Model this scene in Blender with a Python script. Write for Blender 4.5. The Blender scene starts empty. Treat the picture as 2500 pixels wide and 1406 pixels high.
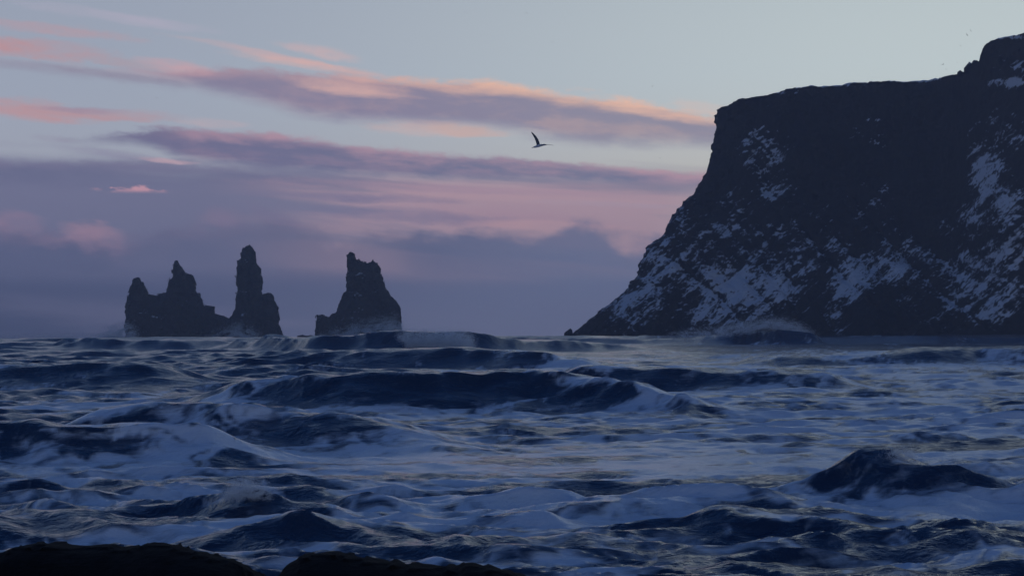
import bpy, math, random
import numpy as np
from mathutils import Matrix, Vector
import openvdb as vdb

S = bpy.context.scene
COL = S.collection
RNG = np.random.default_rng(11)
random.seed(5)

# ------------------------------------------------------------------ camera
F = 5000.0                      # focal length in photograph pixels (photo is 2500 x 1406)
CAM = np.array([0.0, 0.0, 5.0])
PITCH = math.atan((815 - 703) / F)
ROLL = -0.005
fwd = np.array([0, math.cos(PITCH), math.sin(PITCH)])
r0 = np.array([1.0, 0, 0]); u0 = np.array([0, -math.sin(PITCH), math.cos(PITCH)])
rgt = r0 * math.cos(ROLL) + u0 * math.sin(ROLL)
upv = -r0 * math.sin(ROLL) + u0 * math.cos(ROLL)
cam_d = bpy.data.cameras.new('camera'); cam = bpy.data.objects.new('camera', cam_d); COL.objects.link(cam)
cam_d.sensor_width = 36.0; cam_d.lens = 36.0 * F / 2500; cam_d.clip_start = 0.5; cam_d.clip_end = 60000
cam.matrix_world = Matrix(((rgt[0], upv[0], -fwd[0], CAM[0]), (rgt[1], upv[1], -fwd[1], CAM[1]),
                           (rgt[2], upv[2], -fwd[2], CAM[2]), (0, 0, 0, 1)))
S.camera = cam


def ray(px, py):
    return fwd + rgt * (px - 1250) / F + upv * (703 - py) / F


def P(px, py, Y):
    d = ray(px, py)
    return CAM + d * (Y / d[1])


def azel(px, py):
    d = ray(px, py)
    return math.atan2(d[0], d[1]), math.asin(d[2] / np.linalg.norm(d))


# ------------------------------------------------------------------ look
S.render.engine = 'CYCLES'
S.view_settings.view_transform = 'Standard'; S.view_settings.look = 'None'
S.view_settings.exposure = 0.0; S.view_settings.gamma = 1.0; S.view_settings.use_curve_mapping = False
S.cycles.use_denoising = True
S.cycles.max_bounces = 6; S.cycles.volume_bounces = 1; S.cycles.caustics_reflective = False

SUN_AZ, SUN_EL = math.radians(140), math.radians(2.0)
BG = 0.15
SKY_GAIN = 1.52


def lin(r, g, b):
    f = lambda c: (c / 255 / 12.92) if c <= 10.3 else ((c / 255 + .055) / 1.055) ** 2.4
    return (f(r), f(g), f(b), 1.0)


class NB:
    """small node builder"""
    def __init__(s, nt):
        s.nt = nt

    def node(s, t, **k):
        n = s.nt.nodes.new(t)
        for a, b in k.items():
            setattr(n, a, b)
        return n

    def put(s, sock, v):
        if hasattr(v, 'is_output'):
            s.nt.links.new(v, sock)
        else:
            sock.default_value = v

    def m(s, op, a, b=0.0, c=0.0, clamp=False):
        n = s.node('ShaderNodeMath', operation=op, use_clamp=clamp)
        for i, v in enumerate((a, b, c)):
            s.put(n.inputs[i], v)
        return n.outputs[0]

    def add(s, *v):
        r = v[0]
        for x in v[1:]:
            r = s.m('ADD', r, x)
        return r

    def sub(s, a, b): return s.m('SUBTRACT', a, b)

    def mul(s, *v):
        r = v[0]
        for x in v[1:]:
            r = s.m('MULTIPLY', r, x)
        return r

    def step(s, v, a, b, lo=0.0, hi=1.0, smooth=True):
        n = s.node('ShaderNodeMapRange', interpolation_type='SMOOTHSTEP' if smooth else 'LINEAR', clamp=True)
        for i, x in enumerate((v, a, b, lo, hi)):
            s.put(n.inputs[i], x)
        return n.outputs[0]

    def xyz(s, x, y, z=0.0):
        n = s.node('ShaderNodeCombineXYZ')
        for i, v in enumerate((x, y, z)):
            s.put(n.inputs[i], v)
        return n.outputs[0]

    def noise(s, vec, scale=1.0, detail=3.0, rough=0.5, dist=0.0, typ='FBM'):
        n = s.node('ShaderNodeTexNoise', noise_type=typ)
        s.put(n.inputs['Vector'], vec); n.inputs['Scale'].default_value = scale
        n.inputs['Detail'].default_value = detail; n.inputs['Roughness'].default_value = rough
        n.inputs['Distortion'].default_value = dist
        return n.outputs['Fac']

    def mix(s, f, a, b):
        n = s.node('ShaderNodeMix', data_type='RGBA')
        s.put(n.inputs[0], f); s.put(n.inputs[6], a); s.put(n.inputs[7], b)
        return n.outputs[2]


# ------------------------------------------------------------------ sky
world = bpy.data.worlds.new('World'); S.world = world; world.use_nodes = True
wt = world.node_tree; wt.nodes.clear(); w = NB(wt)
sky = w.node('ShaderNodeTexSky', sky_type='NISHITA', sun_disc=False)
sky.sun_elevation = SUN_EL; sky.sun_rotation = SUN_AZ
sky.air_density = 1.0; sky.dust_density = 0.3; sky.ozone_density = 3.0
tc = w.node('ShaderNodeTexCoord'); sep = w.node('ShaderNodeSeparateXYZ')
wt.links.new(tc.outputs['Generated'], sep.inputs[0])
U = w.m('ARCTAN2', sep.outputs[0], sep.outputs[1])
V = w.m('ARCSINE', sep.outputs[2])
UR, VR = 0.9, 0.3
T = w.m('ADD', w.m('DIVIDE', U, 2 * UR), 0.5, clamp=True)


def curve(pts, val=False):
    """float curve over azimuth. pts: (px,py) in photo pixels -> elevation, or (px,value) when val"""
    n = w.node('ShaderNodeFloatCurve')
    c = n.mapping.curves[0]
    q = []
    for px, py in pts:
        u, v = azel(px, py if not val else 500)
        q.append((u / (2 * UR) + 0.5, py if val else v / VR))
    c.points[0].location = q[0]; c.points[1].location = q[-1]
    for p in q[1:-1]:
        c.points.new(*p)
    for p in c.points:
        p.handle_type = 'AUTO_CLAMPED'
    n.mapping.update()
    wt.links.new(T, n.inputs['Value'])
    return n.outputs[0] if val else w.mul(n.outputs[0], VR)


def C(r, g, b):
    q = lin(r, g, b)
    return tuple(x / BG for x in q[:3]) + (1,)


# cloud bands lie slightly tilted: they sink to the right
VT = w.add(V, w.mul(U, 0.075))
n_long = w.noise(w.xyz(w.mul(U, 5.0), w.mul(VT, 60.0), 1.3), 1.0, 5.0, 0.55, 0.3)
n_mid = w.noise(w.xyz(w.mul(U, 16.0), w.mul(VT, 85.0), 4.1), 1.0, 5.0, 0.55, 0.4)
n_fine = w.noise(w.xyz(w.mul(U, 70.0), w.mul(VT, 190.0), 7.7), 1.0, 5.0, 0.62, 0.2)
n_puff = w.noise(w.xyz(w.mul(U, 30.0), w.mul(V, 48.0), 2.2), 1.0, 5.0, 0.55)
n_grain = w.noise(w.xyz(w.mul(U, 150.0), w.mul(VT, 320.0), 3.3), 1.0, 4.0, 0.65, 0.3)
nl, nm, nf, npf, ng = (w.sub(x, 0.5) for x in (n_long, n_mid, n_fine, n_puff, n_grain))

tint = w.node('ShaderNodeMix', data_type='RGBA', blend_type='MULTIPLY'); tint.inputs[0].default_value = 1.0
wt.links.new(sky.outputs[0], tint.inputs[6]); tint.inputs[7].default_value = (0.62, 0.92, 1.52, 1)
col = tint.outputs[2]
# thin bright veil of the evening sky, cool to the left, yellow to the right
veil = w.mix(w.step(U, -0.25, 0.25), C(150, 157, 171), C(184, 194, 194))
veil = w.mix(w.step(V, 0.05, 0.13), w.mix(w.step(U, -0.2, 0.2), C(155, 155, 165), C(186, 178, 166)), veil)
veil = w.mix(w.step(V, 0.14, 0.34), veil, C(140, 162, 190))
col = w.mix(w.step(V, 0.17, 0.5, 0.95, 0.0), col, veil)


def over(colr, a, base):
    return w.mix(a, base, colr)


def band(base, top, bot, body, lit, opac, st=0.0022, sb=0.004, amp=0.008, litw=0.008, litk=None):
    wob = w.add(w.mul(nl, amp * 1.4), w.mul(nm, amp * 1.7), w.mul(nf, amp * 1.3), w.mul(ng, amp * .7))
    vt = w.add(curve(top), wob); vb = w.add(curve(bot), w.mul(nl, amp * 1.6), w.mul(nm, amp * 1.0), w.mul(nf, amp * 0.7))
    a = w.mul(w.step(V, w.sub(vt, st), w.add(vt, st), 1, 0), w.step(V, w.sub(vb, sb), w.add(vb, sb)))
    a = w.mul(a, curve(opac, True))
    l = w.step(w.add(V, w.mul(nm, 0.022), w.mul(nf, .012), w.mul(ng, .006)), w.sub(vt, litw), w.add(vt, .001))
    if litk is not None:
        l = w.mul(l, curve(litk, True))
    body = w.mix(w.mul(w.step(w.add(n_mid, w.mul(nf, .5)), .45, .72), .2), body, lit)
    return over(w.mix(l, body, lit), a, base)


def wisp(base, p0, p1, wid, colr, alpha, na=0.9):
    """a thin streak between two photo pixels"""
    a0 = azel(*p0); a1 = azel(*p1)
    L = math.hypot(a1[0] - a0[0], a1[1] - a0[1]); cx, cy = (a0[0] + a1[0]) / 2, (a0[1] + a1[1]) / 2
    c, s_ = (a1[0] - a0[0]) / L, (a1[1] - a0[1]) / L
    du, dv = w.sub(U, cx), w.sub(V, cy)
    al = w.mul(w.add(w.mul(du, c), w.mul(dv, s_)), 2 / L)
    ac = w.mul(w.sub(w.mul(dv, c), w.mul(du, s_)), F / wid)
    ac = w.add(ac, w.mul(nm, 3.0 * na), w.mul(nl, 2.0 * na))
    d2 = w.add(w.mul(al, al), w.mul(ac, ac))
    d2 = w.add(d2, w.mul(nf, 2.2 * na), w.mul(ng, 1.2 * na))
    return over(colr, w.mul(w.step(d2, -0.1, 1.5, alpha, 0.0), w.step(w.add(n_mid, w.mul(nf, .5)), .3, .62, .35, 1.0)), base)


# lower pink / purple veil between bands and the bank
pink = w.mix(w.step(n_long, 0.42, 0.6), C(114, 109, 133), C(160, 132, 144))
pink = w.mix(w.step(U, 0.06, 0.14), w.mix(w.step(U, -0.16, -0.05), C(98, 98, 126), pink), w.mix(w.step(n_mid, 0.4, 0.6), C(174, 162, 160), C(170, 146, 150)))
pa = w.step(w.add(V, w.mul(nl, 0.02), w.mul(U, 0.02)), 0.072, 0.083, 0.9, 0.0)
col = over(pink, pa, col)
# left dark shelf
col = band(col, [(-3000, 420), (0, 392), (250, 392), (500, 405), (800, 430), (1300, 470), (4000, 500)],
           [(-3000, 450), (0, 436), (400, 440), (800, 450), (1300, 475), (4000, 505)],
           C(92, 94, 122), C(108, 104, 130), [(-3000, .7), (0, .85), (500, .7), (900, .3), (1200, 0), (4000, 0)], st=.003, sb=.006, amp=.006)
# second band
col = band(col, [(-3000, 340), (60, 345), (280, 330), (400, 318), (700, 330), (900, 356), (1300, 384), (1720, 424), (2500, 470), (4500, 560)],
           [(-3000, 342), (60, 348), (280, 345), (480, 392), (700, 412), (900, 432), (1300, 440), (1720, 452), (2500, 490), (4500, 570)],
           w.mix(w.step(U, -0.15, 0.05), C(104, 102, 129), C(104, 108, 133)), C(178, 142, 152),
           [(-3000, .2), (100, .25), (260, .8), (380, 1), (1700, .95), (3000, .8), (4500, .4)], st=.0022, sb=.003, amp=.005,
           litw=.008, litk=[(-3000, 0), (300, .05), (480, .45), (900, .75), (1300, .6), (1600, .85), (4500, .6)])
col = wisp(col, (330, 385), (490, 398), 7, C(190, 158, 165), .7)
# main upper band
col = band(col, [(-3000, 80), (0, 150), (150, 166), (420, 178), (520, 166), (900, 186), (1040, 196), (1200, 200), (1330, 222), (1460, 240), (1620, 262), (1760, 285), (2500, 360), (4500, 470)],
           [(-3000, 95), (0, 158), (150, 176), (420, 204), (600, 238), (800, 288), (1000, 300), (1200, 308), (1400, 338), (1760, 356), (2500, 420), (4500, 500)],
           w.mix(w.step(U, -0.1, 0.1), C(127, 121, 143), C(136, 132, 147)), w.mix(w.step(U, -0.15, 0.02), C(186, 148, 152), C(222, 178, 154)),
           [(-3000, .3), (100, .35), (330, .6), (520, 1), (1760, 1), (3000, .85), (4500, .5)], st=.0028, sb=.005, amp=.006,
           litw=.0085, litk=[(-3000, .3), (300, .5), (600, .35), (900, .85), (1200, .9), (1760, .9), (4500, .6)])
col = wisp(col, (700, 196), (1010, 238), 16, C(205, 165, 156), .8)
col = wisp(col, (1500, 268), (1780, 306), 11, C(222, 178, 155), .8)
col = wisp(col, (1640, 250), (1800, 285), 16, C(212, 176, 160), .6)
# wisps
for p0, p1, wd, cc, al in [
    ((-120, 40), (360, 100), 17, (174, 146, 153), .8), ((-160, 96), (270, 140), 26, (180, 136, 138), .95), ((-80, 146), (470, 206), 15, (132, 125, 143), .8), ((180, 140), (430, 172), 10, (168, 142, 148), .6),
    ((40, 5), (520, 75), 14, (172, 165, 181), .7), ((420, 88), (900, 180), 10, (198, 162, 160), .7),
    ((560, 132), (900, 178), 12, (204, 165, 158), .75), ((670, 106), (880, 146), 14, (196, 166, 165), .65),
    ((330, 150), (520, 178), 14, (192, 152, 156), .8), ((-100, 250), (240, 285), 25, (176, 138, 141), .9), ((60, 266), (440, 291), 13, (172, 138, 143), .85),
    ((80, 262), (330, 276), 8, (140, 128, 148), .6),
    ((900, 305), (1240, 322), 20, (194, 165, 160), .6), ((1040, 308), (1230, 328), 15, (190, 160, 151), .6), ((440, 298), (620, 310), 9, (196, 162, 162), .5),
    ((70, 338), (190, 345), 9, (138, 132, 150), .6), ((140, 365), (380, 385), 12, (130, 126, 148), .6)]:
    col = wisp(col, p0, p1, wd, C(*cc), al)
# pink strips right of centre
for p0, p1, wd, cc, al in [
    ((620, 442), (1600, 478), 12, (160, 133, 146), .8), ((900, 470), (1700, 500), 12, (172, 141, 148), .75), ((1000, 500), (1500, 545), 26, (158, 130, 143), .7),
    ((560, 472), (1150, 488), 12, (112, 107, 134), .75), ((700, 512), (1250, 528), 16, (114, 108, 134), .7), ((1150, 535), (1560, 560), 14, (178, 143, 148), .7),
    ((1250, 490), (1700, 506), 7, (158, 142, 156), .7)]:
    col = wisp(col, p0, p1, wd, C(*cc), al)
# bank of cumulus along the horizon
vt = w.add(curve([(-3000, 560), (0, 540), (150, 560), (330, 585), (480, 545), (620, 520), (760, 575), (900, 590), (1060, 590), (1150, 562), (1270, 585), (1340, 580), (1400, 552), (1500, 572), (1560, 600), (1700, 590), (2300, 560), (4500, 570)]),
           w.mul(npf, 0.034), w.mul(nf, 0.010), w.mul(ng, .004))
bank = w.mix(w.step(V, 0.0, 0.045), w.mix(w.step(U, -0.25, 0.0), C(58, 64, 90), C(91, 96, 122)), w.mix(w.step(U, -0.1, 0.05), C(77, 82, 111), C(92, 102, 131)))
bank = w.mix(w.mul(w.step(n_long, 0.45, 0.65), w.step(V, 0.0, 0.03, 1, .4), 0.5), bank, C(100, 99, 124))
lb = w.mul(w.step(V, w.sub(vt, .012), vt), curve([(-3000, .6), (0, .75), (280, .75), (340, .1), (480, .4), (560, .5), (640, .1), (1000, .0), (4500, .1)], True), w.step(n_puff, .3, .6))
bank = w.mix(lb, bank, C(168, 132, 148))
col = over(bank, w.mul(w.step(V, w.sub(vt, .006), w.add(vt, .005), 1, 0), w.m('MAXIMUM', w.step(V, .022, .045, 1, 0), curve([(-3000, .8), (200, .8), (330, .6), (620, .5), (950, .6), (1080, .85), (4500, .85)], True))), col)
# small lit cumulus
vt = w.add(curve([(-3000, 600), (240, 470), (280, 456), (310, 446), (340, 458), (420, 468), (460, 480), (4500, 600)]), w.mul(npf, .014), w.mul(nf, .010), w.mul(ng, .005))
a = w.mul(w.step(V, w.sub(vt, .001), w.add(vt, .001), 1, 0), w.step(V, azel(300, 474)[1], azel(300, 462)[1]), curve([(-3000, 0), (215, 0), (270, .9), (400, .7), (440, 0), (4500, 0)], True))
for p0, p1, wd, cc, al in [((-30, 548), (110, 556), 34, (140, 116, 136), .7), ((150, 556), (300, 564), 28, (150, 122, 138), .75), ((495, 530), (590, 556), 22, (124, 110, 134), .5), ((590, 505), (760, 560), 14, (116, 106, 132), .5)]:
    col = wisp(col, p0, p1, wd, C(*cc), al, 1.2)
col = over(C(190, 142, 152), w.mul(a, w.step(n_fine, .3, .6, .45, 1.0)), col)
bgn = w.node('ShaderNodeBackground'); bgn.inputs['Strength'].default_value = BG
gain = w.node('ShaderNodeVectorMath', operation='SCALE'); wt.links.new(col, gain.inputs[0])
wt.links.new(w.step(V, 0.0, 0.3, SKY_GAIN, 1.0), gain.inputs['Scale'])        # low sky is seen through the sea air
wt.links.new(gain.outputs[0], bgn.inputs['Color'])
world.cycles.sampling_method = 'MANUAL'; world.cycles.sample_map_resolution = 384
wo = w.node('ShaderNodeOutputWorld'); wt.links.new(bgn.outputs[0], wo.inputs['Surface'])

# ------------------------------------------------------------------ sun, already touching the horizon off to the right
sd = bpy.data.lights.new('sun', 'SUN'); so = bpy.data.objects.new('sun', sd); COL.objects.link(so)
sd.energy = 0.05; sd.angle = math.radians(0.5); sd.color = (1.0, 0.72, 0.55)
to_sun = Vector((math.sin(SUN_AZ) * math.cos(SUN_EL), math.cos(SUN_AZ) * math.cos(SUN_EL), math.sin(SUN_EL)))
so.rotation_euler = to_sun.to_track_quat('Z', 'Y').to_euler(); so.location = (0, 0, 300)


# ------------------------------------------------------------------ numpy noise
_PT = np.random.default_rng(99).permutation(1024).astype(np.int32)
_PT = np.concatenate([_PT, _PT])
_GA = np.random.default_rng(98).uniform(0, 2 * math.pi, 1024)
_GX, _GY = np.cos(_GA).astype(np.float32), np.sin(_GA).astype(np.float32)
GR = np.random.default_rng(97).normal(size=(1024, 3)).astype(np.float32)
GR = GR / np.linalg.norm(GR, axis=1, keepdims=True) * 1.3
_RV = np.random.default_rng(96).uniform(-1, 1, 1024).astype(np.float32)
_q = lambda t: t * t * t * (t * (t * 6 - 15) + 10)


def _cell(x):
    x0 = np.floor(x)
    return x0.astype(np.int32), (x - x0).astype(np.float32)


def perlin2(x, y, seed=0):
    ix, fx = _cell(x); iy, fy = _cell(y)
    u, v = _q(fx), _q(fy)
    iy0 = _PT[(iy + seed * 131) & 1023]; iy1 = _PT[(iy + 1 + seed * 131) & 1023]
    a0 = ix & 1023; a1 = (ix + 1) & 1023

    def g(a, b, dx, dy):
        h = _PT[a + b]
        return _GX[h] * (fx - dx) + _GY[h] * (fy - dy)
    a = g(a0, iy0, 0, 0); b = g(a1, iy0, 1, 0); c = g(a0, iy1, 0, 1); d = g(a1, iy1, 1, 1)
    return ((a + u * (b - a)) * (1 - v) + (c + u * (d - c)) * v) * 1.5


def perlin3(x, y, z, seed=0):
    ix, fx = _cell(x); iy, fy = _cell(y); iz, fz = _cell(z)
    u, v, s = _q(fx), _q(fy), _q(fz)
    r = 0
    for dz in (0, 1):
        hz_ = _PT[(iz + dz + seed * 131) & 1023]
        for dy in (0, 1):
            hy_ = _PT[((iy + dy) & 1023) + hz_]
            wyz = (v if dy else 1 - v) * (s if dz else 1 - s)
            for dx in (0, 1):
                g = GR[_PT[((ix + dx) & 1023) + hy_]]
                d = g[..., 0] * (fx - dx) + g[..., 1] * (fy - dy) + g[..., 2] * (fz - dz)
                r = r + d * ((u if dx else 1 - u) * wyz)
    return r


def blocks(x, y, z, size, seed=0):
    """random value per warped cell: broken, jointed rock"""
    k = .55 * size
    xw = x + k * perlin3(x / size * .7, y / size * .7, z / size * .7, seed + 1)
    yw = y + k * perlin3(x / size * .7 + 9, y / size * .7, z / size * .7, seed + 2)
    zw = z + k * perlin3(x / size * .7, y / size * .7 + 9, z / size * .7, seed + 3)
    a = (np.floor(zw / size / 1.3).astype(np.int32) + seed * 31) & 1023
    b = np.floor(yw / size).astype(np.int32) & 1023; c = np.floor(xw / size).astype(np.int32) & 1023
    return _RV[_PT[c + _PT[b + _PT[a]]]]


def fbm2(x, y, oct=4, seed=0, gain=.5):
    r = 0; a = 1
    for i in range(oct):
        r = r + a * perlin2(x * 2 ** i + 17.3 * i, y * 2 ** i - 9.1 * i, seed + i); a *= gain
    return r


def fbm3(x, y, z, oct=4, seed=0, gain=.5, ridged=False):
    r = 0; a = 1
    for i in range(oct):
        n = perlin3(x * 2 ** i + 7.3 * i, y * 2 ** i, z * 2 ** i - 3.1 * i, seed + i)
        r = r + a * ((0.5 - 2 * np.abs(n)) if ridged else n); a *= gain
    return r


def sstep(a, b, x):
    t = np.clip((x - a) / (b - a), 0, 1)
    return t * t * (3 - 2 * t)


# ------------------------------------------------------------------ object helpers
def mesh_np(name, v, f, smooth=True):
    """mesh from arrays; f is (n,3) or (n,4)"""
    v = np.ascontiguousarray(v, np.float32); f = np.ascontiguousarray(f, np.int32)
    me = bpy.data.meshes.new(name); k = f.shape[1]
    me.vertices.add(len(v)); me.vertices.foreach_set('co', v.ravel())
    me.loops.add(f.size); me.loops.foreach_set('vertex_index', f.ravel())
    me.polygons.add(len(f)); me.polygons.foreach_set('loop_start', np.arange(0, f.size, k, dtype=np.int32))
    me.polygons.foreach_set('use_smooth', np.full(len(f), smooth))
    me.update(calc_edges=True); me.validate()
    return me


def attr(me, name, a):
    at = me.attributes.new(name, 'FLOAT', 'POINT'); at.data.foreach_set('value', np.ascontiguousarray(a, np.float32))


def obj(name, me, mat, parent=None, label=None, cat=None, group=None, kind=None, loc=None):
    o = bpy.data.objects.new(name, me); COL.objects.link(o)
    if mat is not None and me is not None:
        if not me.materials:
            me.materials.append(mat)
    if parent: o.parent = parent
    if loc is not None: o.location = loc
    for k, x in (('label', label), ('category', cat), ('group', group), ('kind', kind)):
        if x: o[k] = x
    return o


def material(name):
    m = bpy.data.materials.new(name); m.use_nodes = True
    n = NB(m.node_tree); b = m.node_tree.nodes['Principled BSDF']
    return m, n, b


def bump(n, b, h, strength, dist):
    q = n.node('ShaderNodeBump'); q.inputs['Strength'].default_value = strength; q.inputs['Distance'].default_value = dist
    n.nt.links.new(h, q.inputs['Height']); n.nt.links.new(q.outputs[0], b.inputs['Normal'])


# ------------------------------------------------------------------ materials
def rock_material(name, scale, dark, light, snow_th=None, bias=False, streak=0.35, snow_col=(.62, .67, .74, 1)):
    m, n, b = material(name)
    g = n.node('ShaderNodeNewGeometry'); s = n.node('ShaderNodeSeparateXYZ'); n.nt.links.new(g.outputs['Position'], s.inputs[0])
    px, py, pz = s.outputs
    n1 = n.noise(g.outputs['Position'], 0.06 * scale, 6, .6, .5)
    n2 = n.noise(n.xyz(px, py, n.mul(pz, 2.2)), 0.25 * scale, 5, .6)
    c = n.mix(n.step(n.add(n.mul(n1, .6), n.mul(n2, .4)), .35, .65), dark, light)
    rough = .85
    n3 = n.noise(g.outputs['Position'], 0.6 * scale, 6, .65)
    h = n.add(n.mul(n3, .6), n.mul(n2, .8))
    if snow_th is not None:
        sn = n.node('ShaderNodeSeparateXYZ'); n.nt.links.new(g.outputs['Normal'], sn.inputs[0])
        # wind-blown streaks that run down the fall line to the lower left
        along = n.add(n.mul(px, .72), n.mul(pz, .69)); across = n.sub(n.mul(pz, .72), n.mul(px, .69))
        st = n.noise(n.xyz(n.mul(along, streak * .35), n.mul(py, streak * .5), across), .21 * scale, 5, .62, .6)
        fine = n.noise(n.xyz(n.mul(along, .3), n.mul(py, .45), across), .95 * scale, 6, .68, .3)
        val = n.add(n.mul(sn.outputs[2], .55), n.mul(n.sub(st, .5), 2.1), n.mul(n.sub(fine, .5), 1.7))
        if bias:
            at = n.node('ShaderNodeAttribute', attribute_name='snow'); val = n.add(val, at.outputs['Fac'])
        mk = n.step(val, snow_th, snow_th + .30)
        c = n.mix(n.mul(mk, .92), c, snow_col)
    n.put(b.inputs['Base Color'], c); b.inputs['Roughness'].default_value = rough
    b.inputs['Specular IOR Level'].default_value = .12
    bump(n, b, h, .9, 1.6 / scale)
    return m


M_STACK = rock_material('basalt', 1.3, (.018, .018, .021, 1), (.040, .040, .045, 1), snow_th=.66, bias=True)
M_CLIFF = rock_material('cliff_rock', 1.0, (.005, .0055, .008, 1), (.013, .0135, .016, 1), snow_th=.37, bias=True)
M_SHORE = rock_material('wet_rock', 14, (.002, .002, .0025, 1), (.005, .005, .006, 1))


# ------------------------------------------------------------------ solids from signed fields
def poly_sd(pts, X, Z):
    """signed distance (inside positive) to a polygon, on arrays"""
    d = np.full(X.shape, 1e9, np.float32); ins = np.zeros(X.shape, bool)
    n = len(pts)
    for i in range(n):
        x0, z0 = pts[i]; x1, z1 = pts[(i + 1) % n]
        ex, ez = x1 - x0, z1 - z0
        t = np.clip(((X - x0) * ex + (Z - z0) * ez) / (ex * ex + ez * ez + 1e-9), 0, 1)
        d = np.minimum(d, np.hypot(X - x0 - t * ex, Z - z0 - t * ez))
        c = ((z0 > Z) != (z1 > Z)) & (X < (x1 - x0) * (Z - z0) / (z1 - z0 + 1e-12) + x0)
        ins ^= c
    return np.where(ins, d, -d)


def iso(f, org, vox):
    g = vdb.FloatGrid(100.0); g.copyFromArray(np.ascontiguousarray(-f, np.float32))
    v, q = g.convertToQuads(0.0)
    v = np.asarray(v) * vox + np.array(org)
    q = np.asarray(q)[:, ::-1] if False else np.asarray(q)
    return v, q


def fix_orient(v, q):
    """make faces point outward"""
    a, b, c, d = (v[q[:, i]] for i in range(4))
    vol = np.einsum('ij,ij->i', a, np.cross(b, c)).sum() + np.einsum('ij,ij->i', a, np.cross(c, d)).sum()
    return q[:, ::-1] if vol < 0 else q


def inflate_rock(outline, vox, R, k, amp, nscale, seed, pad, yoff=0.0, base=0.0, ridge=.4, blk=1.0):
    """solid whose front outline is the given one, rounded in depth"""
    o = np.array(outline); mn = o.min(0) - pad; mx = o.max(0) + pad
    hy = R * k + pad + base
    nx, nz, ny = int((mx[0] - mn[0]) / vox), int((mx[1] - mn[1]) / vox), int(2 * hy / vox)
    xs = mn[0] + vox * np.arange(nx); zs = mn[1] + vox * np.arange(nz); ys = -hy + vox * np.arange(ny)
    X, Z = np.meshgrid(xs, zs, indexing='ij')
    d = poly_sd(outline, X, Z)
    dc = np.clip(d, 0, R)
    H = k * np.sqrt(np.maximum(R * R - (R - dc) ** 2, 0)) + base * sstep(0, R, d) * sstep(mx[1], mn[1], Z)
    yc = fbm2(X / (R * 2.2), Z / (R * 2.2), 3, seed + 50) * R * .35
    A = np.abs(ys[None, :, None] - yc[:, None, :])
    f = np.where((d > 0)[:, None, :], H[:, None, :] - A, d[:, None, :] - np.maximum(A - R * .3, 0)).astype(np.float32)
    f = np.minimum(f, d[:, None, :] * 2.0)
    idx = np.nonzero(np.abs(f) < amp * 3)
    x, y, z = xs[idx[0]], ys[idx[1]], zs[idx[2]]
    n = fbm3(x / nscale, y / nscale, z / (nscale * 1.25), 5, seed, .55) * (1 - ridge) + ridge * fbm3(x / nscale * .8, y / nscale * .8, z / nscale * .5, 4, seed + 20, .5, True)
    n = n + blk * .62 * blocks(x, y, z, nscale * .34, seed + 7) + blk * .42 * blocks(x, y, z, nscale * .17, seed + 8)
    f[idx] += amp * n.astype(np.float32)
    v, q = iso(f, (mn[0], -hy + yoff, mn[1]), vox)
    return v, fix_orient(v, q)


def zo(l):    # enlarged-crop coordinates of the stacks -> photo pixels
    return [(250 + x / 2.7778, 570 + y / 2.7778) for x, y in l]


def stack(name, label, pts, Y, R, k, amp, seed, base=4.0):
    w_ = [P(x, y, Y) for x, y in pts]
    ol = [(p[0], p[2]) for p in w_]
    cx = sum(p[0] for p in ol) / len(ol)
    ol = [(x - cx, z) for x, z in ol]
    v, q = inflate_rock(ol, .6, R, k, amp, 8.5, seed, 7.0, base=base)
    me = mesh_np(name, v, q)
    sx = 1250 + (v[:, 0] + cx) / Y * F; sy = 818 - (v[:, 2] - 5) / Y * F
    sb = np.full(len(v), -.5)
    for x_, y_, rx, ry, k_ in [(884, 674, 22, 10, .85), (872, 720, 22, 10, .7), (918, 710, 14, 12, .6), (880, 758, 40, 8, .5), (604, 634, 8, 9, .75), (597, 712, 16, 6, .85), (597, 768, 14, 9, .6),
                               (400, 772, 45, 14, .6), (355, 760, 16, 9, .55), (430, 740, 40, 8, .4), (860, 780, 50, 8, .35)]:
        sb = np.maximum(sb, -.5 + (k_ + .4) * np.exp(-(((sx - x_) / rx) ** 2 + ((sy - y_) / ry) ** 2) * .8))
    attr(me, 'snow', sb)
    return obj(name, me, M_STACK, label=label, cat='sea stack', group='sea stacks off the headland', loc=(cx, Y, 0))


LEFT = [(168, 790), (165, 580), (168, 500), (180, 440), (190, 390), (205, 350), (222, 312), (238, 306), (258, 325), (280, 355), (300, 385), (310, 420), (365, 425), (380, 410), (430, 398), (455, 355), (458, 315), (478, 295), (485, 240), (500, 193), (512, 188), (530, 215), (548, 262), (575, 275), (610, 290), (622, 330), (632, 370), (635, 400), (660, 430), (680, 470), (690, 490), (720, 495), (750, 500), (752, 545), (790, 555), (830, 570), (850, 582), (880, 600), (900, 790)]
MID = [(822, 790), (850, 590), (885, 560), (900, 510), (908, 420), (918, 390), (910, 300), (920, 260), (922, 190), (942, 180), (948, 110), (975, 90), (1005, 91), (1028, 115), (1035, 165), (1045, 205), (1060, 230), (1070, 285), (1082, 305), (1080, 360), (1075, 390), (1085, 425), (1125, 403), (1158, 420), (1165, 465), (1188, 510), (1195, 560), (1190, 610), (1205, 640), (1220, 690), (1240, 790)]
RIGHT = [(1450, 790), (1455, 558), (1490, 553), (1530, 575), (1555, 555), (1585, 545), (1610, 490), (1625, 460), (1645, 405), (1660, 390), (1662, 280), (1672, 270), (1663, 170), (1660, 148), (1685, 135), (1705, 145), (1720, 170), (1745, 190), (1780, 200), (1825, 198), (1835, 186), (1860, 205), (1880, 240), (1885, 280), (1897, 320), (1910, 365), (1935, 395), (1950, 430), (1985, 460), (2010, 495), (2018, 530), (2022, 600), (2032, 790)]
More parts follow.
